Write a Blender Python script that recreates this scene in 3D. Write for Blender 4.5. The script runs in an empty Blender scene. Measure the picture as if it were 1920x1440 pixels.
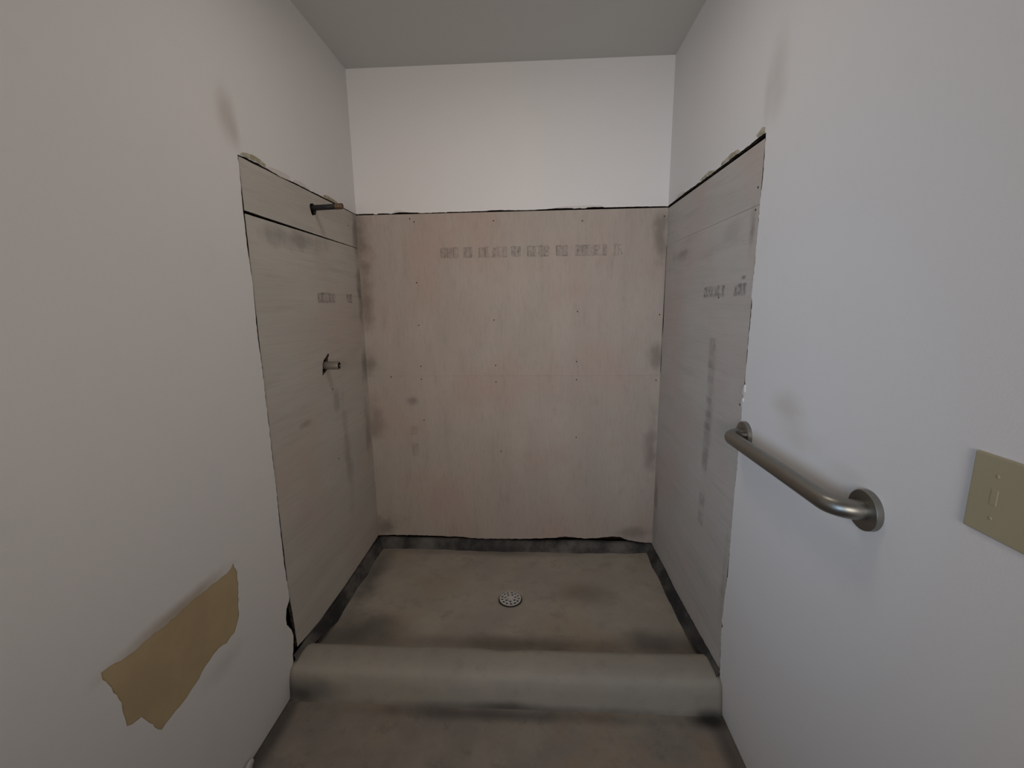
import bpy, bmesh, math, random
from mathutils import Vector, noise
from mathutils.geometry import tessellate_polygon

random.seed(7)
scene = bpy.context.scene
C = scene.collection

# ------------------------------------------------------------------ camera
FPX = 815.83                                   # focal length in pixels of a 1920 wide frame
cam_data = bpy.data.cameras.new('camera')
cam = bpy.data.objects.new('camera', cam_data)
C.objects.link(cam)
cam_data.sensor_fit = 'HORIZONTAL'
cam_data.sensor_width = 36.0
cam_data.lens = 36.0 * FPX / 1920.0
cam_data.clip_start = 0.02
pitch, yaw, roll = -0.1803, -0.0551, -0.0125
fwd = Vector((math.sin(yaw) * math.cos(pitch), math.cos(yaw) * math.cos(pitch), math.sin(pitch)))
rt = Vector((math.cos(yaw), -math.sin(yaw), 0))
up = rt.cross(fwd)
r2 = rt * math.cos(roll) + up * math.sin(roll)
u2 = -rt * math.sin(roll) + up * math.cos(roll)
from mathutils import Matrix
m = Matrix.Identity(4)
for i in range(3):
    m[i][0], m[i][1], m[i][2] = r2[i], u2[i], -fwd[i]
m.translation = Vector((0.1265, -2.2285, 1.3947))
cam.matrix_world = m
scene.camera = cam

# ------------------------------------------------------------------ world and lights
world = bpy.data.worlds.new('world')
scene.world = world
world.use_nodes = True
world.node_tree.nodes['Background'].inputs[0].default_value = (0.55, 0.6, 0.7, 1)
world.node_tree.nodes['Background'].inputs[1].default_value = 0.02
scene.view_settings.view_transform = 'Standard'
scene.view_settings.look = 'None'
scene.view_settings.gamma = 1.0
scene.view_settings.use_curve_mapping = False
scene.view_settings.exposure = 0.0

REAR = -3.6            # wall behind the viewer
H = 2.492              # ceiling
HW = 0.76              # half width of the room


def area(name, loc, rot, sx, sy, power, col):
    d = bpy.data.lights.new(name, 'AREA')
    d.shape = 'RECTANGLE'
    d.size, d.size_y = sx, sy
    d.energy = power
    d.color = col
    o = bpy.data.objects.new(name, d)
    o.location = loc
    o.rotation_euler = rot
    C.objects.link(o)
    return o


# warm light from the doorway behind the viewer; the cool side fill is added
lt = area('doorway_light', (0.05, REAR - 0.03, 1.50), (math.radians(89), 0, 0), 0.8, 0.9, 5.7, (1.0, 0.915, 0.85))
lt.data.spread = math.radians(75)          # beam narrowed to keep the nearer side walls darker
area('doorway_glow', (-0.02, REAR - 0.06, 1.15), (math.radians(90), 0, 0), 0.9, 1.9, 0.9, (1.0, 0.93, 0.87))
sd = area('side_cool_fill', (-HW - 0.20, -2.85, 1.30), (0, 0, 0), 0.6, 1.3, 2.6, (0.48, 0.71, 1.0))
sd.rotation_euler = Vector((1.70, 2.6, -0.10)).to_track_quat('-Z', 'Y').to_euler()  # cool fill light added and aimed to tint the right wall
sd.data.spread = math.radians(58)
LAMP_STRENGTH = 7.4                       # flush lamp added overhead, built further down
LAMP_COLOR = (1.0, 0.90, 0.80)



# ------------------------------------------------------------------ helpers
def tag(o, label=None, cat=None, group=None, kind=None):
    if label: o['label'] = label
    if cat: o['category'] = cat
    if group: o['group'] = group
    if kind: o['kind'] = kind
    return o


def link(name, me, mat, parent=None, smooth=False):
    o = bpy.data.objects.new(name, me)
    C.objects.link(o)
    if mat: me.materials.append(mat)
    if parent: o.parent = parent
    if smooth:
        for p in me.polygons: p.use_smooth = True
    return o


def empty(name, loc=(0, 0, 0)):
    o = bpy.data.objects.new(name, None)
    o.location = loc
    o.empty_display_size = 0.05
    C.objects.link(o)
    return o


def obj_bm(name, bm, mat, parent=None, smooth=False):
    bmesh.ops.recalc_face_normals(bm, faces=bm.faces)
    me = bpy.data.meshes.new(name)
    bm.to_mesh(me)
    bm.free()
    return link(name, me, mat, parent, smooth)


def slab(name, mapf, outer, holes, t0, t1, mat, parent=None, edge=None):
    """plate with an arbitrary outline and holes; mapf(a, b, t) -> world point, t is depth"""
    loops = [outer] + list(holes)
    flat = [p for lp in loops for p in lp]
    tris = tessellate_polygon([[Vector((p[0], p[1], 0)) for p in lp] for lp in loops])
    n = len(flat)
    verts = [mapf(p[0], p[1], t0) for p in flat] + [mapf(p[0], p[1], t1) for p in flat]
    faces = [tuple(t) for t in tris] + [(t[2] + n, t[1] + n, t[0] + n) for t in tris]
    k = 0
    for lp in loops:
        c = len(lp)
        for i in range(c):
            a, b = k + i, k + (i + 1) % c
            faces.append((a, b, b + n, a + n))
        k += c
    me = bpy.data.meshes.new(name)
    me.from_pydata(verts, [], faces)
    if edge:
        for p in list(me.polygons)[2 * len(tris):]: p.material_index = 1
    me.validate()
    bm = bmesh.new()
    bm.from_mesh(me)
    bmesh.ops.recalc_face_normals(bm, faces=bm.faces)
    bm.to_mesh(me)
    bm.free()
    o = link(name, me, mat, parent)
    if edge: me.materials.append(edge)
    return o


def jag(pts, step=0.012, amp=0.0015, seed=0):
    """subdivide a polyline and roughen it"""
    rnd = random.Random(seed)
    out = []
    for (a, b) in zip(pts[:-1], pts[1:]):
        L = math.hypot(b[0] - a[0], b[1] - a[1])
        n = max(1, int(L / step))
        for i in range(n):
            t = i / n
            j = amp if i else amp * 0.4
            out.append((a[0] + (b[0] - a[0]) * t + rnd.uniform(-j, j), a[1] + (b[1] - a[1]) * t + rnd.uniform(-j, j)))
    out.append(pts[-1])
    return out


def left_map(y, z, t): return (-HW - t, y, z)
def right_map(y, z, t): return (HW + t, y, z)
def back_map(x, z, t): return (x, t, z)


def sweep(bm, pts, rad, seg=24, caps=True):
    pts = [Vector(p) for p in pts]
    rings = []
    nrm = None
    for i, p in enumerate(pts):
        d = (pts[min(i + 1, len(pts) - 1)] - pts[max(i - 1, 0)]).normalized()
        if nrm is None:
            nrm = d.orthogonal().normalized()
        else:
            nrm = (nrm - d * nrm.dot(d)).normalized()
        bi = d.cross(nrm)
        r = rad[i] if isinstance(rad, (list, tuple)) else rad
        rings.append([bm.verts.new(p + (nrm * math.cos(2 * math.pi * k / seg) + bi * math.sin(2 * math.pi * k / seg)) * r) for k in range(seg)])
    for a, b in zip(rings[:-1], rings[1:]):
        for k in range(seg):
            bm.faces.new((a[k], a[(k + 1) % seg], b[(k + 1) % seg], b[k]))
    if caps:
        bm.faces.new(rings[0][::-1])
        bm.faces.new(rings[-1])
    return rings


def lathe(bm, prof, origin, axis, seg=40):
    """prof: list of (radius, distance along axis)"""
    axis = Vector(axis).normalized()
    u = axis.orthogonal().normalized()
    v = axis.cross(u)
    o = Vector(origin)
    rings = []
    for r, h in prof:
        if r < 1e-6:
            rings.append([bm.verts.new(o + axis * h)])
        else:
            rings.append([bm.verts.new(o + axis * h + (u * math.cos(2 * math.pi * k / seg) + v * math.sin(2 * math.pi * k / seg)) * r) for k in range(seg)])
    for a, b in zip(rings[:-1], rings[1:]):
        for k in range(seg):
            k2 = (k + 1) % seg
            if len(a) == 1 and len(b) == 1: continue
            if len(a) == 1: bm.faces.new((a[0], b[k2], b[k]))
            elif len(b) == 1: bm.faces.new((a[k], a[k2], b[0]))
            else: bm.faces.new((a[k], a[k2], b[k2], b[k]))


def box(bm, lo, hi, bevel=0.0):
    vs = [bm.verts.new((x, y, z)) for x in (lo[0], hi[0]) for y in (lo[1], hi[1]) for z in (lo[2], hi[2])]
    fs = [(0, 1, 3, 2), (4, 6, 7, 5), (0, 4, 5, 1), (2, 3, 7, 6), (0, 2, 6, 4), (1, 5, 7, 3)]
    faces = [bm.faces.new([vs[i] for i in f]) for f in fs]
    if bevel:
        es = list({e for f in faces for e in f.edges})
        bmesh.ops.bevel(bm, geom=es, offset=bevel, segments=3, affect='EDGES', profile=0.6)


# ------------------------------------------------------------------ materials
class NT:
    def __init__(self, name):
        self.m = bpy.data.materials.new(name)
        self.m.use_nodes = True
        self.t = self.m.node_tree
        self.b = self.t.nodes['Principled BSDF']
        self.co = self.t.nodes.new('ShaderNodeTexCoord').outputs['Object']

    def n(self, typ, **kw):
        nd = self.t.nodes.new(typ)
        for k, v in kw.items(): setattr(nd, k, v)
        return nd

    def l(self, a, b): self.t.links.new(a, b)

    def noise(self, scale, detail=4, rough=0.55, vec=(1, 1, 1), off=(0, 0, 0)):
        mp = self.n('ShaderNodeMapping')
        mp.inputs['Scale'].default_value = vec
        mp.inputs['Location'].default_value = off
        self.l(self.co, mp.inputs['Vector'])
        nd = self.n('ShaderNodeTexNoise')
        nd.inputs['Scale'].default_value = scale
        nd.inputs['Detail'].default_value = detail
        nd.inputs['Roughness'].default_value = rough
        self.l(mp.outputs[0], nd.inputs['Vector'])
        return nd.outputs['Fac']

    def ramp(self, fac, lo, hi, a=0.0, b=1.0):
        mr = self.n('ShaderNodeMapRange')
        mr.interpolation_type = 'SMOOTHSTEP'
        mr.inputs['From Min'].default_value = lo
        mr.inputs['From Max'].default_value = hi
        mr.inputs['To Min'].default_value = a
        mr.inputs['To Max'].default_value = b
        self.l(fac, mr.inputs['Value'])
        return mr.outputs['Result']

    def math(self, op, a, b):
        nd = self.n('ShaderNodeMath', operation=op)
        for i, v in enumerate((a, b)):
            if isinstance(v, (int, float)): nd.inputs[i].default_value = v
            else: self.l(v, nd.inputs[i])
        return nd.outputs[0]

    def mix(self, fac, a, b, mode='MIX'):
        nd = self.n('ShaderNodeMix', data_type='RGBA', blend_type=mode)
        if isinstance(fac, (int, float)): nd.inputs[0].default_value = fac
        else: self.l(fac, nd.inputs[0])
        for i, v in ((6, a), (7, b)):
            if isinstance(v, tuple): nd.inputs[i].default_value = (*v, 1)
            else: self.l(v, nd.inputs[i])
        return nd.outputs[2]

    def blob(self, c, r, wob=0.35, soft=0.25, seed=0.0, ns=14):
        """soft irregular spot around a point: 1 inside, 0 outside"""
        mp = self.n('ShaderNodeMapping')
        mp.inputs['Location'].default_value = tuple(-ci / ri for ci, ri in zip(c, r))
        mp.inputs['Scale'].default_value = tuple(1 / ri for ri in r)
        self.l(self.co, mp.inputs['Vector'])
        ln = self.n('ShaderNodeVectorMath', operation='LENGTH')
        self.l(mp.outputs[0], ln.inputs[0])
        nz = self.noise(ns, 3, off=(seed, seed * 2, seed))
        d = self.math('ADD', ln.outputs['Value'], self.math('MULTIPLY', self.math('SUBTRACT', nz, 0.5), wob * 4))
        return self.ramp(d, soft, 1.0, 1.0, 0.0)

    def finish(self, col, rough=0.85, bump=None, bstr=0.1, bdist=0.002, metal=0.0, spec=0.3):
        if isinstance(col, tuple): self.b.inputs['Base Color'].default_value = (*col, 1)
        else: self.l(col, self.b.inputs['Base Color'])
        if isinstance(rough, (int, float)): self.b.inputs['Roughness'].default_value = rough
        else: self.l(rough, self.b.inputs['Roughness'])
        self.b.inputs['Metallic'].default_value = metal
        self.b.inputs['Specular IOR Level'].default_value = spec
        if bump is not None:
            bp = self.n('ShaderNodeBump')
            bp.inputs['Strength'].default_value = bstr
            bp.inputs['Distance'].default_value = bdist
            self.l(bump, bp.inputs['Height'])
            self.l(bp.outputs[0], self.b.inputs['Normal'])
        return self.m


def paint(name, base, warm, stains_shade=()):
    t = NT(name)
    col = t.mix(t.ramp(t.noise(2.2, 4), 0.35, 0.7), base, warm)
    col = t.mix(t.ramp(t.noise(9, 5, off=(3, 1, 7)), 0.55, 0.8, 0, 0.12), col, tuple(c * 0.8 for c in base))
    for i, (c, r, sc, st) in enumerate(stains_shade):
        col = t.mix(t.math('MULTIPLY', t.blob(c, r, wob=0.14, soft=0.0, seed=i * 3.1 + 1, ns=11), st), col, sc)
    return t.finish(col, 0.72, t.noise(220, 3), 0.12, 0.0015, spec=0.25)


STAIN = (0.33, 0.28, 0.21)
WHITE, WHITE2 = (0.79, 0.775, 0.765), (0.80, 0.78, 0.765)
m_paint_l = paint('white_paint_left', WHITE, WHITE2, [
    ((-HW, -0.905, 1.945), (0.4, 0.065, 0.10), STAIN, 0.36),
    ((-HW, -0.875, 1.90), (0.4, 0.035, 0.075), STAIN, 0.26),
    ((-HW, -1.20, 0.40), (0.4, 0.12, 0.05), (0.5, 0.46, 0.42), 0.35),
    ((-HW, -1.31, 0.658), (0.4, 0.26, 0.034), (0.36, 0.27, 0.17), 0.7)])
m_paint_r = paint('white_paint_right', WHITE, WHITE2, [
    ((HW, -0.93, 1.97), (0.4, 0.075, 0.15), STAIN, 0.26),
    ((HW, -0.885, 1.94), (0.4, 0.03, 0.11), STAIN, 0.16),
    ((HW, -1.12, 1.13), (0.4, 0.10, 0.06), (0.46, 0.37, 0.28), 0.36),
    ((HW, -1.17, 1.07), (0.4, 0.12, 0.05), (0.52, 0.44, 0.35), 0.25), ((HW, -1.36, 1.045), (0.4, 0.09, 0.03), (0.5, 0.42, 0.33), 0.22)])  # last spot tints the grab bar's soft shadow into the wall colour
m_paint_b = paint('white_paint_back', WHITE, WHITE2)
t = NT('ceiling_paint')
m_ceil = t.finish(t.mix(t.noise(3, 3), (0.60, 0.605, 0.58), (0.62, 0.62, 0.595)), 0.9, t.noise(160, 3), 0.15, 0.002, spec=0.1)


def board_mat(name, base, axis, seed, extra=()):
    """cement board: grey brown, faint streaks along the sheet"""
    t = NT(name)
    sv = {'y': (1, 0.16, 1.6), 'x': (0.9, 1, 0.5), 'z': (1.1, 1, 0.32)}[axis]
    d = tuple(c * 0.76 for c in base)
    lt = tuple(min(1, c * 1.12) for c in base)
    pk = (base[0] * 1.06, base[1] * 0.96, base[2] * 0.95)
    col = t.mix(t.ramp(t.noise(5.5, 5, 0.55, sv, (seed, seed, 0)), 0.3, 0.75), base, lt)
    col = t.mix(t.ramp(t.noise(2.3, 3, off=(seed, 4, 1)), 0.42, 0.7), col, pk)
    col = t.mix(t.ramp(t.noise(15, 6, 0.65, sv, (2, seed, 5)), 0.5, 0.8, 0, 0.5), col, d)
    col = t.mix(t.ramp(t.noise(42, 4, 0.6, off=(seed, 9, 5)), 0.62, 0.82, 0, 0.45), col, d)
    fv = {'y': (1, 0.10, 2.2), 'x': (1, 1, 1), 'z': (1.6, 1, 0.35)}[axis]
    col = t.mix(t.ramp(t.noise(46, 5, 0.7, fv, (seed, 1, 8)), 0.45, 0.75, 0, 0.35), col, d)
    col = t.mix(t.ramp(t.noise(30, 5, 0.7, fv, (4, seed, 2)), 0.5, 0.8, 0, 0.4), col, lt)
    for i, (c, r, sc, st) in enumerate(extra):
        col = t.mix(t.math('MULTIPLY', t.blob(c, r, wob=0.5, soft=0.0, seed=i * 2.7 + seed, ns=9), st), col, sc)
    return t.finish(col, 0.93, t.noise(120, 5, 0.65), 0.2, 0.0015, spec=0.12)


BB = (0.43, 0.375, 0.33)
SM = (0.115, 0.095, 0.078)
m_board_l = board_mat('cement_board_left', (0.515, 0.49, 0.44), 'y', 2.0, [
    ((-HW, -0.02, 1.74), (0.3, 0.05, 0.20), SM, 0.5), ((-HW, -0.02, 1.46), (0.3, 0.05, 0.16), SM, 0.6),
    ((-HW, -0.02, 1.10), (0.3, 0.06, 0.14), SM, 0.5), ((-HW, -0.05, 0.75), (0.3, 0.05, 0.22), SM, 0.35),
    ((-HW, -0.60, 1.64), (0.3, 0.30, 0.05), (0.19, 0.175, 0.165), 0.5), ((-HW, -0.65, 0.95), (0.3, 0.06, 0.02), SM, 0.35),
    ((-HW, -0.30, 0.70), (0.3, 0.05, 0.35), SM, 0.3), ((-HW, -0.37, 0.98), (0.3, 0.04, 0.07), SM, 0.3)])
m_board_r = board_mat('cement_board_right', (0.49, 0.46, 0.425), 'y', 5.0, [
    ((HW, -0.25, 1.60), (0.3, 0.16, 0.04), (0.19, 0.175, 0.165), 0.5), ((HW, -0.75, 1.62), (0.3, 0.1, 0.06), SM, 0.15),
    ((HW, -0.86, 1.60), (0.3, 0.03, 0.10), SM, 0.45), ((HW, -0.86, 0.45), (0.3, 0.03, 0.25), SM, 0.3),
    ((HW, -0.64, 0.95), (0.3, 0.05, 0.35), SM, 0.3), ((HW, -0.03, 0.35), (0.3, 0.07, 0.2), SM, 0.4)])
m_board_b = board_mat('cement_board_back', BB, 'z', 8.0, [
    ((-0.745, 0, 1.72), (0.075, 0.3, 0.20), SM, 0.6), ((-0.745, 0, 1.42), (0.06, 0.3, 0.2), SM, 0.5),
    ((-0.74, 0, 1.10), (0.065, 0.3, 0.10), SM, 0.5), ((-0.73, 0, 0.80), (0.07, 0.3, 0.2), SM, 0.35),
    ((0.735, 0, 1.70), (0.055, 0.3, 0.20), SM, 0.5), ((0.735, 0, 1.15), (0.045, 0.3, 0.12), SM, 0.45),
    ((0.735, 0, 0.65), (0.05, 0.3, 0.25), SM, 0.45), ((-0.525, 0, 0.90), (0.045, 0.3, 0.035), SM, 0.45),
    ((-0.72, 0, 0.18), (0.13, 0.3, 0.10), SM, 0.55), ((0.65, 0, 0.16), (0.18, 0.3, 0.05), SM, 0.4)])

t = NT('cavity_dark')
m_cavity = t.finish(t.mix(t.noise(8, 4), (0.018, 0.013, 0.009), (0.03, 0.02, 0.014)), 0.95, spec=0.05)  # near-black backing put behind the boards to darken the gaps
t = NT('dark_cut_edge')
m_edge = t.finish(t.mix(t.ramp(t.noise(35, 4), 0.4, 0.65), (0.055, 0.045, 0.034), (0.13, 0.105, 0.075)), 0.95, spec=0.05)  # dark brown on the cut faces to blacken the gaps in colour
t = NT('gypsum_paper')
m_paper = t.finish(t.mix(t.ramp(t.noise(40, 4), 0.4, 0.6), (0.52, 0.48, 0.38), (0.36, 0.33, 0.22)), 0.9, spec=0.1)
t = NT('white_gypsum')
m_gyps = t.finish(t.mix(t.noise(60, 3), (0.62, 0.58, 0.54), (0.75, 0.72, 0.69)), 0.9, spec=0.1)
t = NT('bare_brown_paper')
m_bare = t.finish(t.mix(t.ramp(t.noise(7, 5), 0.35, 0.65), (0.47, 0.36, 0.215), (0.52, 0.41, 0.24)), 0.9, t.noise(150, 3), 0.2, 0.001, spec=0.1)
t = NT('faded_ink')
a = t.ramp(t.noise(45, 4, 0.7), 0.36, 0.66, 0.0, 0.30)
m_ink = t.finish((0.13, 0.125, 0.13), 0.95, spec=0.05)
t.l(a, t.b.inputs['Alpha'])
t = NT('smeared_ink')
a = t.ramp(t.noise(28, 5, 0.7), 0.30, 0.70, 0.03, 0.19)
m_smear = t.finish((0.16, 0.16, 0.165), 0.95, spec=0.05)
t.l(a, t.b.inputs['Alpha'])
t = NT('screw_steel')
m_screw = t.finish((0.05, 0.042, 0.038), 0.6, metal=0.4)


def concrete(name, a_, b_, dk, br, sc, seed, spots=()):
    t = NT(name)
    col = t.mix(t.ramp(t.noise(sc, 5, 0.6, off=(seed, 0, 0)), 0.35, 0.65), a_, b_)
    col = t.mix(t.ramp(t.noise(sc * 0.7, 4, off=(seed, 7, 2)), 0.5, 0.72, 0, 0.8), col, br)
    col = t.mix(t.ramp(t.noise(sc * 3.2, 5, 0.65, off=(1, seed, 2)), 0.5, 0.75, 0, 0.6), col, dk)
    for i, (c, r, s_, st) in enumerate(spots):
        col = t.mix(t.math('MULTIPLY', t.blob(c, r, wob=0.24, soft=0.0, seed=i * 1.9 + seed, ns=6), st), col, s_)
    return t.finish(col, 0.8, t.noise(60, 6, 0.6), 0.25, 0.002, spec=0.25)


DK = (0.045, 0.042, 0.042)
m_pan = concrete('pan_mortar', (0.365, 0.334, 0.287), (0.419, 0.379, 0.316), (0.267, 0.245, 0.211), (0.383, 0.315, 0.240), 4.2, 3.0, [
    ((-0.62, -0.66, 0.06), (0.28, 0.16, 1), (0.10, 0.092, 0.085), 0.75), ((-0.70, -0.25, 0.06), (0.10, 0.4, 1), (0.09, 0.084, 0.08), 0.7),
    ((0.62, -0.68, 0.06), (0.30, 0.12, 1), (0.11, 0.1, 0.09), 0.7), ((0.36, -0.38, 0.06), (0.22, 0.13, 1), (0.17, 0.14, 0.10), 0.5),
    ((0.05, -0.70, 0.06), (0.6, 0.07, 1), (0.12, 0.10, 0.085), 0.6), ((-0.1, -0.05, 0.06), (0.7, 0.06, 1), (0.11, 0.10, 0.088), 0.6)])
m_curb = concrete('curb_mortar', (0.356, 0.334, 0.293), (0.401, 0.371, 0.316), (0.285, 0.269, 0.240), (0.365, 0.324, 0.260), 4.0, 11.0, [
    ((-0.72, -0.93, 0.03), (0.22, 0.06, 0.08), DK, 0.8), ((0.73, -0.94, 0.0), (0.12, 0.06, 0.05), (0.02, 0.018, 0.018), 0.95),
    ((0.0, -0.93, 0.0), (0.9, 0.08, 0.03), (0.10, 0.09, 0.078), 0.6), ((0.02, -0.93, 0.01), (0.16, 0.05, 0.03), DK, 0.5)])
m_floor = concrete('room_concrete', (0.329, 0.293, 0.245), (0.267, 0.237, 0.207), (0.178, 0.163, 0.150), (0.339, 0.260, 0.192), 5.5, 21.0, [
    ((-0.745, -1.1, 0), (0.045, 0.4, 1), DK, 0.7), ((0.0, -0.96, 0), (0.8, 0.04, 1), (0.085, 0.077, 0.068), 0.7),  # DK spots put the shade line along the wall feet into the colour
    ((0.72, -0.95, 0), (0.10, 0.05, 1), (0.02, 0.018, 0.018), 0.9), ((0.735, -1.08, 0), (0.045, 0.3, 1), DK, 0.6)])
t = NT('black_mastic')
m_lip = t.finish(t.mix(t.ramp(t.noise(5.5, 5, 0.65), 0.38, 0.72), (0.035, 0.034, 0.035), (0.15, 0.14, 0.127)), 0.75, t.noise(45, 5), 0.4, 0.004, spec=0.25)
t = NT('stainless_steel')
m_steel = t.finish(t.mix(t.noise(30, 3), (0.27, 0.262, 0.238), (0.32, 0.31, 0.285)), t.ramp(t.noise(25, 4), 0.3, 0.7, 0.34, 0.46), t.noise(300, 2), 0.03, 0.001, metal=1.0)
t = NT('almond_plastic')
m_almond = t.finish(t.mix(t.noise(12, 4), (0.40, 0.35, 0.235), (0.42, 0.37, 0.25)), 0.65, spec=0.2)
t = NT('drain_white')
m_drain = t.finish(t.mix(t.ramp(t.noise(60, 4), 0.4, 0.7), (0.60, 0.585, 0.55), (0.40, 0.39, 0.36)), 0.45, spec=0.4)
t = NT('dark_hole')
m_dark = t.finish((0.012, 0.011, 0.010), 0.9, spec=0.05)
t = NT('black_iron')
m_iron = t.finish(t.mix(t.noise(50, 4), (0.012, 0.012, 0.014), (0.03, 0.028, 0.028)), 0.55, t.noise(120, 3), 0.2, 0.001)
t = NT('old_brass')
m_brass = t.finish(t.mix(t.noise(60, 4), (0.20, 0.135, 0.085), (0.14, 0.095, 0.06)), 0.5, metal=0.5)
t = NT('chrome_valve')
m_valve = t.finish(t.mix(t.noise(60, 3), (0.30, 0.275, 0.235), (0.24, 0.22, 0.19)), 0.45, metal=0.45)

# ------------------------------------------------------------------ the setting
bm = bmesh.new()
box(bm, (-HW - 0.2, REAR - 0.2, -0.1), (HW + 0.2, 0.12, 0.0))
floor = tag(obj_bm('floor', bm, m_floor), 'mottled brown grey bare concrete floor in front of the curb', 'floor', kind='structure')
bm = bmesh.new()
box(bm, (-HW - 0.2, REAR - 0.2, H), (HW + 0.2, 0.12, H + 0.1))
tag(obj_bm('ceiling', bm, m_ceil), 'plain grey white ceiling above the alcove', 'ceiling', kind='structure')

# torn edges of the drywall, measured on the wall planes (y, z)
L_TOP = [(-0.873, 1.845), (-0.843, 1.849), (-0.768, 1.850), (-0.737, 1.848), (-0.667, 1.8465), (-0.601, 1.846), (-0.584, 1.8465),
         (-0.51, 1.847), (-0.463, 1.8465), (-0.389, 1.848), (-0.321, 1.847), (-0.233, 1.849), (-0.138, 1.847), (-0.064, 1.845), (0.03, 1.845)]
L_EDGE = [(-0.873, 1.845), (-0.873, 1.801), (-0.878, 1.693), (-0.879, 1.584), (-0.875, 1.521), (-0.873, 1.456), (-0.876, 1.39), (-0.878, 1.323),
          (-0.876, 1.255), (-0.874, 1.184), (-0.875, 1.096), (-0.874, 1.005), (-0.875, 0.921), (-0.874, 0.807), (-0.876, 0.70), (-0.878, 0.601),
          (-0.879, 0.501), (-0.872, 0.401), (-0.870, 0.372), (-0.874, 0.359), (-0.896, 0.339), (-0.905, 0.309), (-0.903, 0.282),
          (-0.882, 0.248), (-0.874, 0.214), (-0.882, 0.170), (-0.890, 0.148), (-0.893, 0.10), (-0.895, 0.008)]
PATCH = [(-1.507, 0.666), (-1.45, 0.654), (-1.396, 0.654), (-1.322, 0.650), (-1.234, 0.652), (-1.143, 0.647), (-1.114, 0.658), (-1.102, 0.624),
         (-1.109, 0.562), (-1.12, 0.490), (-1.145, 0.457), (-1.18, 0.451), (-1.21, 0.461), (-1.231, 0.458), (-1.262, 0.450), (-1.302, 0.432),
         (-1.339, 0.422), (-1.38, 0.420), (-1.407, 0.415), (-1.422, 0.437), (-1.436, 0.473), (-1.447, 0.493), (-1.468, 0.498), (-1.48, 0.506),
         (-1.481, 0.538), (-1.481, 0.567), (-1.493, 0.616), (-1.507, 0.650)]
SIDE_OPENING = [(-3.12, 0.02), (-2.36, 0.02), (-2.36, 2.03), (-3.12, 2.03)]  # unseen side opening, cut for the added cool fill light
patch_j = jag(PATCH + [PATCH[0]], 0.012, 0.0025, 5)[:-1]
outer = [(REAR, 0.008), (REAR, H), (0.03, H)] + jag(L_TOP, 0.011, 0.0012, 1)[::-1] + jag(L_EDGE, 0.010, 0.0013, 2)[1:]
wall_left = slab('wall_left', left_map, outer, [patch_j, SIDE_OPENING], 0.0, 0.0127, m_paint_l, edge=m_edge)
tag(wall_left, 'warm white painted left wall cut open around the cement board', 'wall', kind='structure')
o = slab('bare_patch', left_map, patch_j, [], 0.0009, 0.010, m_bare, wall_left)
o['label'] = 'torn patch of bare brown wallboard paper'
o = slab('dark_backing', left_map, [(REAR, 0), (REAR, H), (0.09, H), (0.09, 0)], [SIDE_OPENING], 0.06, 0.09, m_cavity, wall_left)

R_TOP = [(-0.894, 1.851), (-0.87, 1.853), (-0.83, 1.852), (-0.80, 1.850), (-0.70, 1.851), (-0.55, 1.849), (-0.40, 1.850), (-0.25, 1.852),
         (-0.15, 1.851), (-0.05, 1.850), (0.03, 1.850)]
R_EDGE = [(-0.894, 1.851), (-0.899, 1.737), (-0.894, 1.669), (-0.894, 1.597), (-0.893, 1.539), (-0.894, 1.494), (-0.889, 1.411), (-0.898, 1.388),
          (-0.896, 1.342), (-0.894, 1.278), (-0.895, 1.214), (-0.894, 1.166), (-0.899, 1.147), (-0.884, 1.126), (-0.894, 1.108), (-0.882, 1.097),
          (-0.891, 1.065), (-0.891, 1.023), (-0.890, 0.927), (-0.891, 0.857), (-0.886, 0.783), (-0.888, 0.701), (-0.888, 0.636), (-0.890, 0.56),
          (-0.888, 0.481), (-0.880, 0.415), (-0.878, 0.353), (-0.874, 0.320), (-0.885, 0.311), (-0.876, 0.289), (-0.884, 0.223), (-0.890, 0.137),
          (-0.895, 0.09), (-0.897, 0.008)]
outer = [(REAR, 0.008), (REAR, H), (0.03, H)] + jag(R_TOP, 0.012, 0.001, 3)[::-1] + jag(R_EDGE, 0.009, 0.0016, 4)[1:]
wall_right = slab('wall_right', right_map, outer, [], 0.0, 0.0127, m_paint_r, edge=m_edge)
tag(wall_right, 'cool white painted right wall behind the grab bar', 'wall', kind='structure')
slab('dark_backing', right_map, [(REAR, 0), (REAR, H), (0.09, H), (0.09, 0)], [], 0.06, 0.09, m_cavity, wall_right)

B_EDGE = [(-0.76, 1.8455), (-0.70, 1.8455), (-0.672, 1.8455), (-0.668, 1.842), (-0.654, 1.842), (-0.648, 1.846), (-0.60, 1.8455), (-0.585, 1.843),
          (-0.56, 1.847), (-0.54, 1.849), (-0.50, 1.8475), (-0.455, 1.8465), (-0.44, 1.8435), (-0.34, 1.8445), (-0.315, 1.8445), (-0.312, 1.8415),
          (-0.306, 1.845), (-0.20, 1.845), (-0.11, 1.846), (-0.08, 1.8485), (-0.03, 1.848), (0.02, 1.846), (0.08, 1.845), (0.18, 1.847),
          (0.22, 1.850), (0.30, 1.850), (0.315, 1.847), (0.345, 1.849), (0.35, 1.8465), (0.37, 1.847), (0.378, 1.851), (0.45, 1.852), (0.46, 1.849),
          (0.60, 1.849), (0.70, 1.848), (0.735, 1.848), (0.76, 1.846)]
outer = [(-HW, H), (HW, H)] + jag(B_EDGE, 0.011, 0.0007, 6)[::-1]
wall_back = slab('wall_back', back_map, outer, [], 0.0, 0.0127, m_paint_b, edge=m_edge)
tag(wall_back, 'bright white painted wall above the cement board at the back', 'wall', kind='structure')
slab('dark_backing', back_map, [(-HW - 0.09, 0), (-HW - 0.09, H), (HW + 0.09, H), (HW + 0.09, 0)], [], 0.06, 0.085, m_cavity, wall_back)

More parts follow.
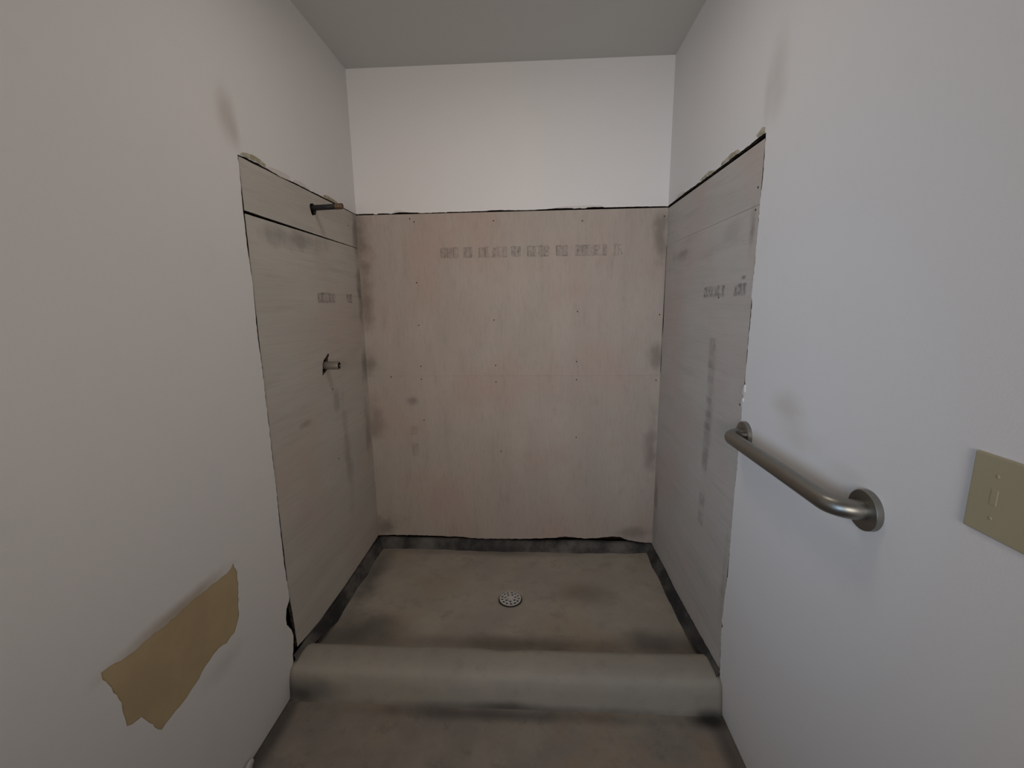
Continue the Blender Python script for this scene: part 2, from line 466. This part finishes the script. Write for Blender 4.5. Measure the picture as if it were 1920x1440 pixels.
# wall behind the viewer with the doorway that lets the daylight in
door = [(-0.5, 0.02), (0.46, 0.02), (0.46, 2.12), (-0.5, 2.12)]
o = slab('wall_front', lambda x, z, tt: (x, REAR - tt, z), [(-HW - 0.1, 0), (-HW - 0.1, H), (HW + 0.1, H), (HW + 0.1, 0)], [door], 0.0, 0.1, m_paint_b)
tag(o, 'white painted wall with the open doorway behind the viewer', 'wall', kind='structure')


# ------------------------------------------------------------------ cement boards (pieces of the walls)
def ring(cy, cz, rs, n=18, seed=0, amp=0.12):
    rnd = random.Random(seed)
    return [(cy + rs * (1 + rnd.uniform(-amp, amp)) * math.cos(2 * math.pi * k / n), cz + rs * (1 + rnd.uniform(-amp, amp)) * math.sin(2 * math.pi * k / n)) for k in range(n)]


ARM = (-0.428, 1.787)
VALVE = (-0.4418, 1.1505)
hole_arm = ring(ARM[0] - 0.004, ARM[1] - 0.007, 0.024, seed=2)
hole_valve = [(-0.478, 1.112), (-0.460, 1.119), (-0.441, 1.128), (-0.424, 1.134), (-0.418, 1.148), (-0.419, 1.166), (-0.418, 1.178), (-0.404, 1.192),
              (-0.412, 1.199), (-0.434, 1.186), (-0.454, 1.176), (-0.468, 1.162), (-0.470, 1.144), (-0.474, 1.130)]
RL, RR, RB = 0.0025, 0.0012, 0.0015

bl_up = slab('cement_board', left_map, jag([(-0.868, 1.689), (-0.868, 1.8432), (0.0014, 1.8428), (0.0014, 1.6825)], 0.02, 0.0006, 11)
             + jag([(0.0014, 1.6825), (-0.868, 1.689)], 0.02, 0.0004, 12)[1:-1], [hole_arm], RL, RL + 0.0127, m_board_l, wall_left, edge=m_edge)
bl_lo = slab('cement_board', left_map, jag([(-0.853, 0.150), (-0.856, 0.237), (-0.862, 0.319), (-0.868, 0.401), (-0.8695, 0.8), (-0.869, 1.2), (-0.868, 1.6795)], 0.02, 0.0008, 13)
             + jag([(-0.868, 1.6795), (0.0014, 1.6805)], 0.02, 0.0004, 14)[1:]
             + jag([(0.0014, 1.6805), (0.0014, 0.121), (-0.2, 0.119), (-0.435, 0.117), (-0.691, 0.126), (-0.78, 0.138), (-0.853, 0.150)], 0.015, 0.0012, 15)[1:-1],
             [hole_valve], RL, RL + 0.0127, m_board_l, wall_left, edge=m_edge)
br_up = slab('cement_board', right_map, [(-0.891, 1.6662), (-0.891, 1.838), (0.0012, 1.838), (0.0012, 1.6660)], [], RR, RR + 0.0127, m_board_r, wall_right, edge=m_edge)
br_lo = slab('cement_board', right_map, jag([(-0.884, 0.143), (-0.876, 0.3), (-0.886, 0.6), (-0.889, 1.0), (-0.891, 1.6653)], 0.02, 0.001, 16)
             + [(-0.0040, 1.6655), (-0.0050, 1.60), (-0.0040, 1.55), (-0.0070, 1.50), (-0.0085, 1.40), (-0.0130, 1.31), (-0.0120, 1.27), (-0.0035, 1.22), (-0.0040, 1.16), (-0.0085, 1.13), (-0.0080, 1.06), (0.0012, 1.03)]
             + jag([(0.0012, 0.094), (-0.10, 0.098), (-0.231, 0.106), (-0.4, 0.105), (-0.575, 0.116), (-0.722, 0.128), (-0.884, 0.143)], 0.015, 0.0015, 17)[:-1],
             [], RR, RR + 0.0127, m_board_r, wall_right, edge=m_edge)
bb_up = slab('cement_board', back_map, [(-0.770, 1.0324), (-0.770, 1.8395), (0.7614, 1.8415), (0.7614, 1.0301)], [], RB, RB + 0.0127, m_board_b, wall_back)
bb_lo = slab('cement_board', back_map, [(0.7614, 1.0297), (-0.770, 1.0321)]
             + jag([(-0.770, 0.118), (-0.70, 0.121), (-0.4885, 0.122), (-0.30, 0.116), (-0.1868, 0.108), (0.05, 0.110), (0.1115, 0.113), (0.22, 0.119), (0.2884, 0.129),
                    (0.34, 0.124), (0.4057, 0.118), (0.47, 0.123), (0.5509, 0.134), (0.585, 0.132), (0.6239, 0.116), (0.68, 0.105), (0.7614, 0.098)], 0.014, 0.0018, 18),
             [], RB, RB + 0.0127, m_board_b, wall_back)
for o, s in ((bl_up, 'narrow cement board strip around the shower pipe'), (bl_lo, 'tall cement board sheet with the valve hole'),
             (br_up, 'narrow cement board strip under the open gap'), (br_lo, 'tall cement board sheet beside the grab bar'),
             (bb_up, 'upper cement board sheet with a line of faded print'), (bb_lo, 'lower cement board sheet above the pan')):
    o['label'] = s

# screw heads: one shared mesh per wall direction
def screw_mesh(axis):
    bm = bmesh.new()
    lathe(bm, [(0.0, 0.0006), (0.0014, 0.0004), (0.0017, 0.0008), (0.0031, 0.0008), (0.0034, 0.0), (0.0034, -0.004)], (0, 0, 0), axis, 10)
    me = bpy.data.meshes.new('screw_head')
    bmesh.ops.recalc_face_normals(bm, faces=bm.faces)
    bm.to_mesh(me)
    bm.free()
    me.materials.append(m_screw)
    return me


def screws(me, board, pts):
    for p in pts:
        o = bpy.data.objects.new('screw_head', me)
        o.location = p
        o.parent = board
        C.objects.link(o)


sb, sl, sr = screw_mesh((0, -1, 0)), screw_mesh((1, 0, 0)), screw_mesh((-1, 0, 0))
screws(sb, bb_up, [(x, RB, z) for x, z in [(-0.4921, 1.8183), (-0.4716, 1.803), (-0.4736, 1.510), (-0.4737, 1.296), (-0.4734, 1.083), (-0.0848, 1.319),
                                           (-0.0811, 1.086), (0.3547, 1.790), (0.3379, 1.357), (0.3362, 1.1036), (0.744, 1.337), (0.7445, 1.803), (-0.078, 1.80)]])
screws(sb, bb_lo, [(x, RB, z) for x, z in [(-0.474, 1.0148), (-0.4707, 0.7917), (-0.6355, 1.0270), (-0.08, 0.999), (0.3375, 1.009), (-0.06, 0.62), (0.34, 0.70), (0.742, 1.005)]])
screws(sl, bl_up, [(-HW - RL, y, z) for y, z in [(-0.10, 1.775)]])
screws(sl, bl_lo, [(-HW - RL, y, z) for y, z in [(-0.40, 1.04), (-0.40, 0.72)]])
screws(sr, br_up, [(HW + RR, y, z) for y, z in [(-0.873, 1.715)]])
screws(sr, br_lo, [(HW + RR, y, z) for y, z in [(-0.870, 1.655), (-0.655, 1.410), (-0.872, 1.08)]])


# faded, unreadable print: rows of broken ink strokes
def print_mesh(name, mapf, words, z0, z1, parent, seed, depth, vertical=False, stroke=0.0055, strokes=True):
    rnd = random.Random(seed)
    bm = bmesh.new()

    def q(a0, a1, b0, b1):
        nonlocal bm
        if vertical: a0, a1, b0, b1 = b0, b1, a0, a1
        vs = [bm.verts.new(mapf(a, b, depth)) for a, b in ((a0, b0), (a1, b0), (a1, b1), (a0, b1))]
        return bm.faces.new(vs)
    for (w0, w1) in words:
        n = max(2, int(abs(w1 - w0) / 0.022))
        for i in range(n):                            # smudged ink behind the strokes
            if rnd.random() < 0.8:
                c0, c1 = w0 + (w1 - w0) * i / n, w0 + (w1 - w0) * (i + 1) / n
                g = (z1 - z0) * 0.12
                depth += 0.0002
                q(c0, c1, z0 + g * rnd.random(), z1 - g * rnd.random()).material_index = 1
                depth -= 0.0002
        if not strokes: continue
        n = max(1, round(abs(w1 - w0) / 0.030))
        cw = (w1 - w0) / n
        for i in range(n):
            a0, a1 = w0 + cw * i + cw * 0.06, w0 + cw * (i + 1) - cw * 0.10
            s = stroke * (1 if cw > 0 else -1)
            zt, zb, zm = z1, z0, (z0 + z1) / 2
            h = stroke
            q(a0, a1, zb, zb + h)
            if rnd.random() < 0.85: q(a0, a1, zt - h, zt)
            if rnd.random() < 0.55: q(a0 + s, a1 - s, zm - h / 2, zm + h / 2)
            q(a0, a0 + s, zb + h, zt - h) if rnd.random() < 0.75 else q((a0 + a1 - s) / 2, (a0 + a1 + s) / 2, zb + h, zt - h)
            if rnd.random() < 0.6: q(a1 - s, a1, zb + h, zm - h)
            if rnd.random() < 0.5: q(a1 - s, a1, zm + h, zt - h)
    o = obj_bm(name, bm, m_ink, parent)
    o.data.materials.append(m_smear)
    return o


P = 'printed_lettering'
print_mesh(P, back_map, [(-0.347, -0.254), (-0.233, -0.185), (-0.156, -0.010), (0.006, 0.056), (0.085, 0.196), (0.227, 0.287), (0.321, 0.477), (0.502, 0.553)],
           1.626, 1.679, bb_up, 3, RB - 0.0004)
print_mesh(P, back_map, [(0.76, 0.59)], -0.546, -0.506, bb_lo, 4, RB - 0.0004, vertical=True, strokes=False)
print_mesh(P, right_map, [(-0.70, -0.515), (-0.853, -0.765)], 1.412, 1.452, br_lo, 5, RR - 0.0004, stroke=0.012)
print_mesh(P, right_map, [(-0.845, -0.80)], 1.462, 1.474, br_lo, 9, RR - 0.0004)
print_mesh(P, right_map, [(1.27, 1.16), (1.13, 1.08), (1.05, 0.93), (0.86, 0.75), (0.70, 0.55)], -0.66, -0.60, br_lo, 6, RR - 0.0004, vertical=True, strokes=False)
print_mesh(P, left_map, [(-0.46, -0.30), (-0.18, -0.12)], 1.411, 1.455, bl_lo, 7, RL - 0.0004, stroke=0.010)


# torn wallboard paper hanging along the cuts
def torn(mapf, pts, parent, seed, thick=0.0016, mat=None):
    o = slab('torn_paper', mapf, jag(pts + [pts[0]], 0.008, 0.0012, seed)[:-1], [], -thick, 0.0, mat or m_paper, parent)
    return o


torn(left_map, [(-0.862, 1.850), (-0.80, 1.853), (-0.76, 1.853), (-0.735, 1.849), (-0.735, 1.858), (-0.765, 1.866), (-0.81, 1.866), (-0.85, 1.860)], wall_left, 21)
torn(left_map, [(-0.735, 1.849), (-0.665, 1.8435), (-0.60, 1.8440), (-0.590, 1.850), (-0.600, 1.862), (-0.67, 1.861), (-0.72, 1.856)], wall_left, 22, mat=m_gyps)
torn(left_map, [(-0.34, 1.849), (-0.25, 1.850), (-0.19, 1.850), (-0.22, 1.858), (-0.30, 1.862), (-0.335, 1.857)], wall_left, 23)
torn(left_map, [(-0.575, 1.8465), (-0.50, 1.847), (-0.455, 1.8475), (-0.47, 1.855), (-0.52, 1.862), (-0.565, 1.856)], wall_left, 24, mat=m_gyps)
torn(right_map, [(-0.888, 1.854), (-0.85, 1.855), (-0.84, 1.862), (-0.875, 1.872), (-0.890, 1.866)], wall_right, 25)
torn(right_map, [(-0.74, 1.853), (-0.66, 1.853), (-0.60, 1.852), (-0.61, 1.860), (-0.68, 1.866), (-0.73, 1.862)], wall_right, 26)
torn(right_map, [(-0.55, 1.852), (-0.42, 1.852), (-0.40, 1.857), (-0.50, 1.864)], wall_right, 27)
torn(right_map, [(-0.24, 1.854), (-0.12, 1.853), (-0.14, 1.864), (-0.20, 1.866)], wall_right, 28, mat=m_gyps)
torn(back_map, [(-0.575, 1.846), (-0.545, 1.849), (-0.50, 1.849), (-0.535, 1.859), (-0.56, 1.858)], wall_back, 29, mat=m_gyps)
torn(back_map, [(0.22, 1.852), (0.34, 1.850), (0.45, 1.853), (0.44, 1.859), (0.36, 1.860), (0.25, 1.857)], wall_back, 30, mat=m_gyps)
torn(right_map, [(-0.886, 1.118), (-0.902, 1.125), (-0.899, 1.148), (-0.893, 1.140)], wall_right, 31, 0.003, m_gyps)
torn(right_map, [(-0.884, 1.090), (-0.897, 1.094), (-0.896, 1.106), (-0.888, 1.102)], wall_right, 32, 0.003, m_gyps)

# ------------------------------------------------------------------ shower pan
DR = Vector((0.0067, -0.419, 0.0))
pan = empty('shower_pan', (0, 0, 0))
tag(pan, 'grey mortar shower pan with raised front curb between the side walls', 'shower pan')
PO = Vector((0, 0, 0))


def basin_z(x, y):
    d = math.hypot(x - DR.x, (y - DR.y) * 1.4) / 0.8
    return 0.047 + 0.013 * min(1.0, d) + 0.0025 * (noise.noise(Vector((x * 4, y * 4, 3))) + 0.5 * noise.noise(Vector((x * 11, y * 11, 1))))


bm = bmesh.new()
NA, NR = 160, 22
rows = []
x0, x1, y0, y1 = -HW, HW, -0.80, -0.001
for j in range(NR + 1):
    row = []
    for k in range(NA):
        a = 2 * math.pi * k / NA
        dx, dy = math.cos(a), math.sin(a)
        tx = ((x1 if dx > 0 else x0) - DR.x) / dx if abs(dx) > 1e-9 else 1e9
        ty = ((y1 if dy > 0 else y0) - DR.y) / dy if abs(dy) > 1e-9 else 1e9
        R = min(tx, ty)
        r = 0.0545 + (R - 0.0545) * (j / NR) ** 1.3
        x, y = DR.x + dx * r, DR.y + dy * r
        z = basin_z(x, y)
        if j == 0: z -= 0.003
        row.append(bm.verts.new(Vector((x, y, z)) - PO))
    rows.append(row)
low = [bm.verts.new(v.co + Vector((0, 0, -0.022))) for v in rows[0]]
for a, b in zip([low] + rows[:-1], rows):
    for k in range(NA):
        bm.faces.new((a[k], a[(k + 1) % NA], b[(k + 1) % NA], b[k]))
obj_bm('basin', bm, m_pan, pan, True)

bm = bmesh.new()
prof = [(-0.936, 0.0), (-0.931, 0.03), (-0.926, 0.07), (-0.921, 0.095), (-0.912, 0.110), (-0.897, 0.1165), (-0.87, 0.119), (-0.84, 0.119), (-0.81, 0.117),
        (-0.792, 0.113), (-0.782, 0.103), (-0.775, 0.085), (-0.768, 0.066), (-0.755, 0.056), (-0.735, 0.05)]
NX = 90
rows = []
for i in range(NX + 1):
    x = -HW + 2 * HW * i / NX
    row = []
    for k, (y, z) in enumerate(prof):
        w = 0.0 if z < 0.001 else 1.0
        dz = 0.0035 * noise.noise(Vector((x * 3.1, k * 0.25, 5))) + 0.0012 * noise.noise(Vector((x * 17, k * 0.8, 2)))
        dy = 0.005 * noise.noise(Vector((x * 2.6, 9, k * 0.15))) + 0.0015 * noise.noise(Vector((x * 14, 4, k * 0.6)))
        if 8 <= k <= 12: dy -= 0.010 * math.exp(-((x - 0.0) / 0.07) ** 2)
        row.append(bm.verts.new(Vector((x, y + dy, z + dz * w)) - PO))
    rows.append(row)
for a, b in zip(rows[:-1], rows[1:]):
    for k in range(len(prof) - 1):
        bm.faces.new((a[k], b[k], b[k + 1], a[k + 1]))
bm.faces.new(rows[0])
bm.faces.new(rows[-1][::-1])
obj_bm('curb', bm, m_curb, pan, True)


def lip(path, inward, tops):
    """dark coved lip between the pan floor and the bottom edge of the boards"""
    bm = bmesh.new()
    n = 70
    rows = []
    for i in range(n + 1):
        s = i / n
        p = Vector(path[0]).lerp(Vector(path[1]), s)
        f = s * (len(tops) - 1)
        k = min(int(f), len(tops) - 2)
        top, base, ins = [tops[k][c] + (tops[k + 1][c] - tops[k][c]) * (f - k) for c in range(3)]
        w = noise.noise(Vector((p.x * 9, p.y * 9, 1.0)))
        w2 = noise.noise(Vector((p.x * 23, p.y * 23, 4.0)))
        row = []
        for (ii, zz) in ((1.15, -0.012), (1.0, 0.002), (0.62, 0.28), (0.40, 0.62), (0.22, 0.92), (0.02, 1.0), (-0.35, 1.0)):
            q = p + Vector(inward) * (ins * ii * (1 + 0.25 * w) if ii > 0 else ins * ii)
            z = base + (top - base) * zz if zz > 0 else base - 0.012
            z += (0.004 * w + 0.002 * w2) * (1 if zz > 0.2 else 0)
            row.append(bm.verts.new(Vector((q.x, q.y, z)) - PO))
        rows.append(row)
    for a, b in zip(rows[:-1], rows[1:]):
        for k in range(6):
            bm.faces.new((a[k], b[k], b[k + 1], a[k + 1]))
    return obj_bm('lip', bm, m_lip, pan, True)


lip(((-HW, 0, 0), (HW, 0, 0)), (0, -1, 0), [(0.108, 0.060, 0.035), (0.106, 0.060, 0.035), (0.098, 0.059, 0.04), (0.103, 0.059, 0.045), (0.095, 0.060, 0.04)])
lip(((-HW, -0.005, 0), (-HW, -0.885, 0)), (1, 0, 0), [(0.108, 0.060, 0.035), (0.106, 0.060, 0.032), (0.106, 0.060, 0.03), (0.108, 0.060, 0.028), (0.112, 0.066, 0.026), (0.130, 0.112, 0.022), (0.140, 0.117, 0.010)])
lip(((HW, -0.005, 0), (HW, -0.895, 0)), (-1, 0, 0), [(0.088, 0.060, 0.036), (0.095, 0.060, 0.034), (0.094, 0.060, 0.03), (0.102, 0.060, 0.028), (0.112, 0.066, 0.026), (0.126, 0.112, 0.022), (0.136, 0.117, 0.012)])

# ------------------------------------------------------------------ drain
drain = empty('floor_drain', (DR.x, DR.y, 0.02))
tag(drain, 'round white perforated drain cover set in the shower pan', 'drain')
holes = []
for n, r, hr, off in ((13, 0.0390, 0.0056, 0.0), (7, 0.0235, 0.0056, 0.3)):
    for k in range(n):
        a = 2 * math.pi * k / n + off
        holes.append([(r * math.cos(a) + hr * math.cos(b), r * math.sin(a) + hr * math.sin(b)) for b in [2 * math.pi * i / 10 for i in range(10)]])
rim = [(0.050 * math.cos(2 * math.pi * k / 56), 0.050 * math.sin(2 * math.pi * k / 56)) for k in range(56)]
slab('strainer', lambda x, y, tt: (x, y, 0.0335 - 10 * 0.9 * (x * x + y * y) * 0.12 - tt), rim, holes, 0.0, 0.003, m_drain, drain)
bm = bmesh.new()
lathe(bm, [(0.0506, 0.025), (0.052, 0.0258), (0.0536, 0.0255), (0.0540, 0.012), (0.052, 0.010), (0.0504, 0.022), (0.0506, 0.025)], (0, 0, 0), (0, 0, 1), 56)
obj_bm('rim', bm, m_iron, drain, True)  # rim coloured black to stand for the shadow gap around the cover
bm = bmesh.new()
lathe(bm, [(0.0542, 0.011), (0.048, 0.010), (0.046, -0.005), (0.0, -0.005)], (0, 0, 0), (0, 0, 1), 40)
obj_bm('throat', bm, m_dark, drain)

# ------------------------------------------------------------------ grab bar
GY0, GY1, GZ, GX = -1.4195, -0.928, 1.0005, 0.703
bar = empty('grab_bar', (HW, (GY0 + GY1) / 2, GZ))
tag(bar, 'brushed stainless steel grab bar mounted on the right wall', 'grab bar')
BO = Vector(bar.location)
br = 0.042
path = [(HW - 0.004, GY0, GZ)]
for k in range(9):
    a = math.pi / 2 * k / 8
    path.append((GX + br - br * math.sin(a), GY0 + br - br * math.cos(a), GZ))
path += [(GX, GY0 + 0.1 + (GY1 - GY0 - 0.2) * i / 6, GZ) for i in range(7)]
for k in range(9):
    a = math.pi / 2 * k / 8
    path.append((GX + br - br * math.cos(a), GY1 - br + br * math.sin(a), GZ))
path.append((HW - 0.004, GY1, GZ))
bm = bmesh.new()
sweep(bm, [Vector(p) - BO for p in path], 0.019, 28)
obj_bm('rail', bm, m_steel, bar, True)
for gy in (GY0, GY1):
    bm = bmesh.new()
    lathe(bm, [(0.0, 0.0125), (0.030, 0.0125), (0.0375, 0.0122), (0.0390, 0.0110), (0.0395, 0.0), (0.0, 0.0)], (0, gy - BO.y, 0), (-1, 0, 0), 48)
    o = obj_bm('flange', bm, m_steel, bar, True)
    md = o.modifiers.new('edge', 'EDGE_SPLIT')
    md.split_angle = math.radians(35)

# ------------------------------------------------------------------ switch plate
SY0, SY1, SZ0, SZ1 = -1.716, -1.5993, 1.0688, 1.1827
plate = empty('switch_plate', (HW, (SY0 + SY1) / 2, (SZ0 + SZ1) / 2))
tag(plate, 'almond plastic double switch plate on the right wall near the grab bar', 'switch plate')
PW, PH = (SY1 - SY0) / 2, (SZ1 - SZ0) / 2
bm = bmesh.new()
box(bm, (-0.0055, -PW, -PH), (0.0, PW, PH), 0.0025)
obj_bm('cover', bm, m_almond, plate)
for gy in (0.0230, -0.0230):
    bm = bmesh.new()
    vs = []
    for x, hw_, z0_, z1_ in ((-0.0055, 0.0046, -0.0115, 0.0115), (-0.0061, 0.0040, -0.0108, 0.0108)):
        vs.append([bm.verts.new((x, gy + sy * hw_, zz)) for sy, zz in ((-1, z0_), (1, z0_), (1, z1_), (-1, z1_))])
    for k in range(4): bm.faces.new((vs[0][k], vs[0][(k + 1) % 4], vs[1][(k + 1) % 4], vs[1][k]))
    bm.faces.new(vs[1])
    bm.faces.new(vs[0][::-1])
    obj_bm('toggle', bm, m_almond, plate)
    for zz in (0.0302, -0.0302):
        bm = bmesh.new()
        lathe(bm, [(0.0, 0.0061), (0.0022, 0.0060), (0.0030, 0.0054), (0.0030, 0.004)], (0, gy, zz), (-1, 0, 0), 14)
        obj_bm('screw', bm, m_almond, plate, True)

# ------------------------------------------------------------------ shower pipe stub
arm = empty('shower_pipe', (-HW, ARM[0], ARM[1]))
tag(arm, 'black iron shower pipe stub with brass end poking from the left wall', 'pipe')
tilt = 0.03
bm = bmesh.new()
sweep(bm, [(-0.045, 0, -0.045 * tilt), (0.0, 0, 0), (0.05, 0, 0.05 * tilt), (0.092, 0, 0.092 * tilt)], 0.0105, 20)
obj_bm('pipe', bm, m_iron, arm, True)
bm = bmesh.new()
lathe(bm, [(0.0105, 0.088), (0.0116, 0.089), (0.0116, 0.094), (0.0110, 0.095), (0.0116, 0.097), (0.0116, 0.106), (0.0108, 0.107), (0.0116, 0.109), (0.0116, 0.116),
           (0.0104, 0.118), (0.0080, 0.118), (0.0076, 0.106), (0.0, 0.106)], (0, 0, 0), (1, 0, tilt), 22)
obj_bm('brass_end', bm, m_brass, arm, True)['label'] = 'brown brass threaded end'

# ------------------------------------------------------------------ valve stub
val = empty('valve_stub', (-HW, VALVE[0], VALVE[1]))
tag(val, 'short metal valve stub sticking out of the hole in the left board', 'valve')
bm = bmesh.new()
lathe(bm, [(0.0165, -0.045), (0.0165, 0.0), (0.0175, 0.002), (0.0175, 0.054), (0.0168, 0.056), (0.0138, 0.056), (0.0132, 0.046), (0.0, 0.046)], (0, 0, 0), (1, 0, 0), 28)
o = obj_bm('sleeve', bm, m_valve, val, True)
o.modifiers.new('edge', 'EDGE_SPLIT').split_angle = math.radians(40)
bm = bmesh.new()
lathe(bm, [(0.0, 0.0545), (0.0134, 0.0545), (0.0134, 0.046)], (0, 0, 0), (1, 0, 0), 24)
obj_bm('seal', bm, m_dark, val)['label'] = 'black inside of the stub'
bm = bmesh.new()
lathe(bm, [(0.0, 0.060), (0.0030, 0.0595), (0.0036, 0.058), (0.0036, 0.050)], (0, 0.006, -0.002), (1, 0, 0), 14)
obj_bm('stem', bm, m_valve, val, True)

# ------------------------------------------------------------------ added ceiling lamp (unseen, lifts the alcove side walls)
lamp = empty('overhead_fill_lamp', (0.03, -0.98, H))
tag(lamp, 'round flush fill lamp with white diffuser, added out of view before the alcove', 'lamp')
bm = bmesh.new()
lathe(bm, [(0.0, 0.0), (0.205, 0.0), (0.205, -0.024), (0.20, -0.030), (0.192, -0.030), (0.187, -0.020), (0.0, -0.019)], (0, 0, 0), (0, 0, 1), 48)
obj_bm('base', bm, m_gyps, lamp)
t = NT('lit_diffuser')
m_lit = t.finish((0.8, 0.8, 0.78), 0.4)
t.b.inputs['Emission Color'].default_value = (*LAMP_COLOR, 1)
t.b.inputs['Emission Strength'].default_value = LAMP_STRENGTH
bm = bmesh.new()
lathe(bm, [(0.186, -0.020), (0.178, -0.0215), (0.0, -0.0225)], (0, 0, 0), (0, 0, 1), 40)
obj_bm('diffuser', bm, m_lit, lamp, True)

# ------------------------------------------------------------------ plaster chip on the floor
bm = bmesh.new()
bmesh.ops.create_icosphere(bm, subdivisions=2, radius=1.0)
for v in bm.verts:
    w = 1 + 0.35 * noise.noise(v.co * 1.7 + Vector((4, 1, 2)))
    v.co = Vector((v.co.x * 0.007 * w + 0.0009 * v.co.z, v.co.y * 0.022 * w, max(-0.018, v.co.z * 0.020 * w)))
chip = obj_bm('plaster_chip', bm, m_gyps)
chip.location = (-0.748, -1.178, 0.018)
tag(chip, 'white chip of plaster standing on the floor against the left wall', 'debris')
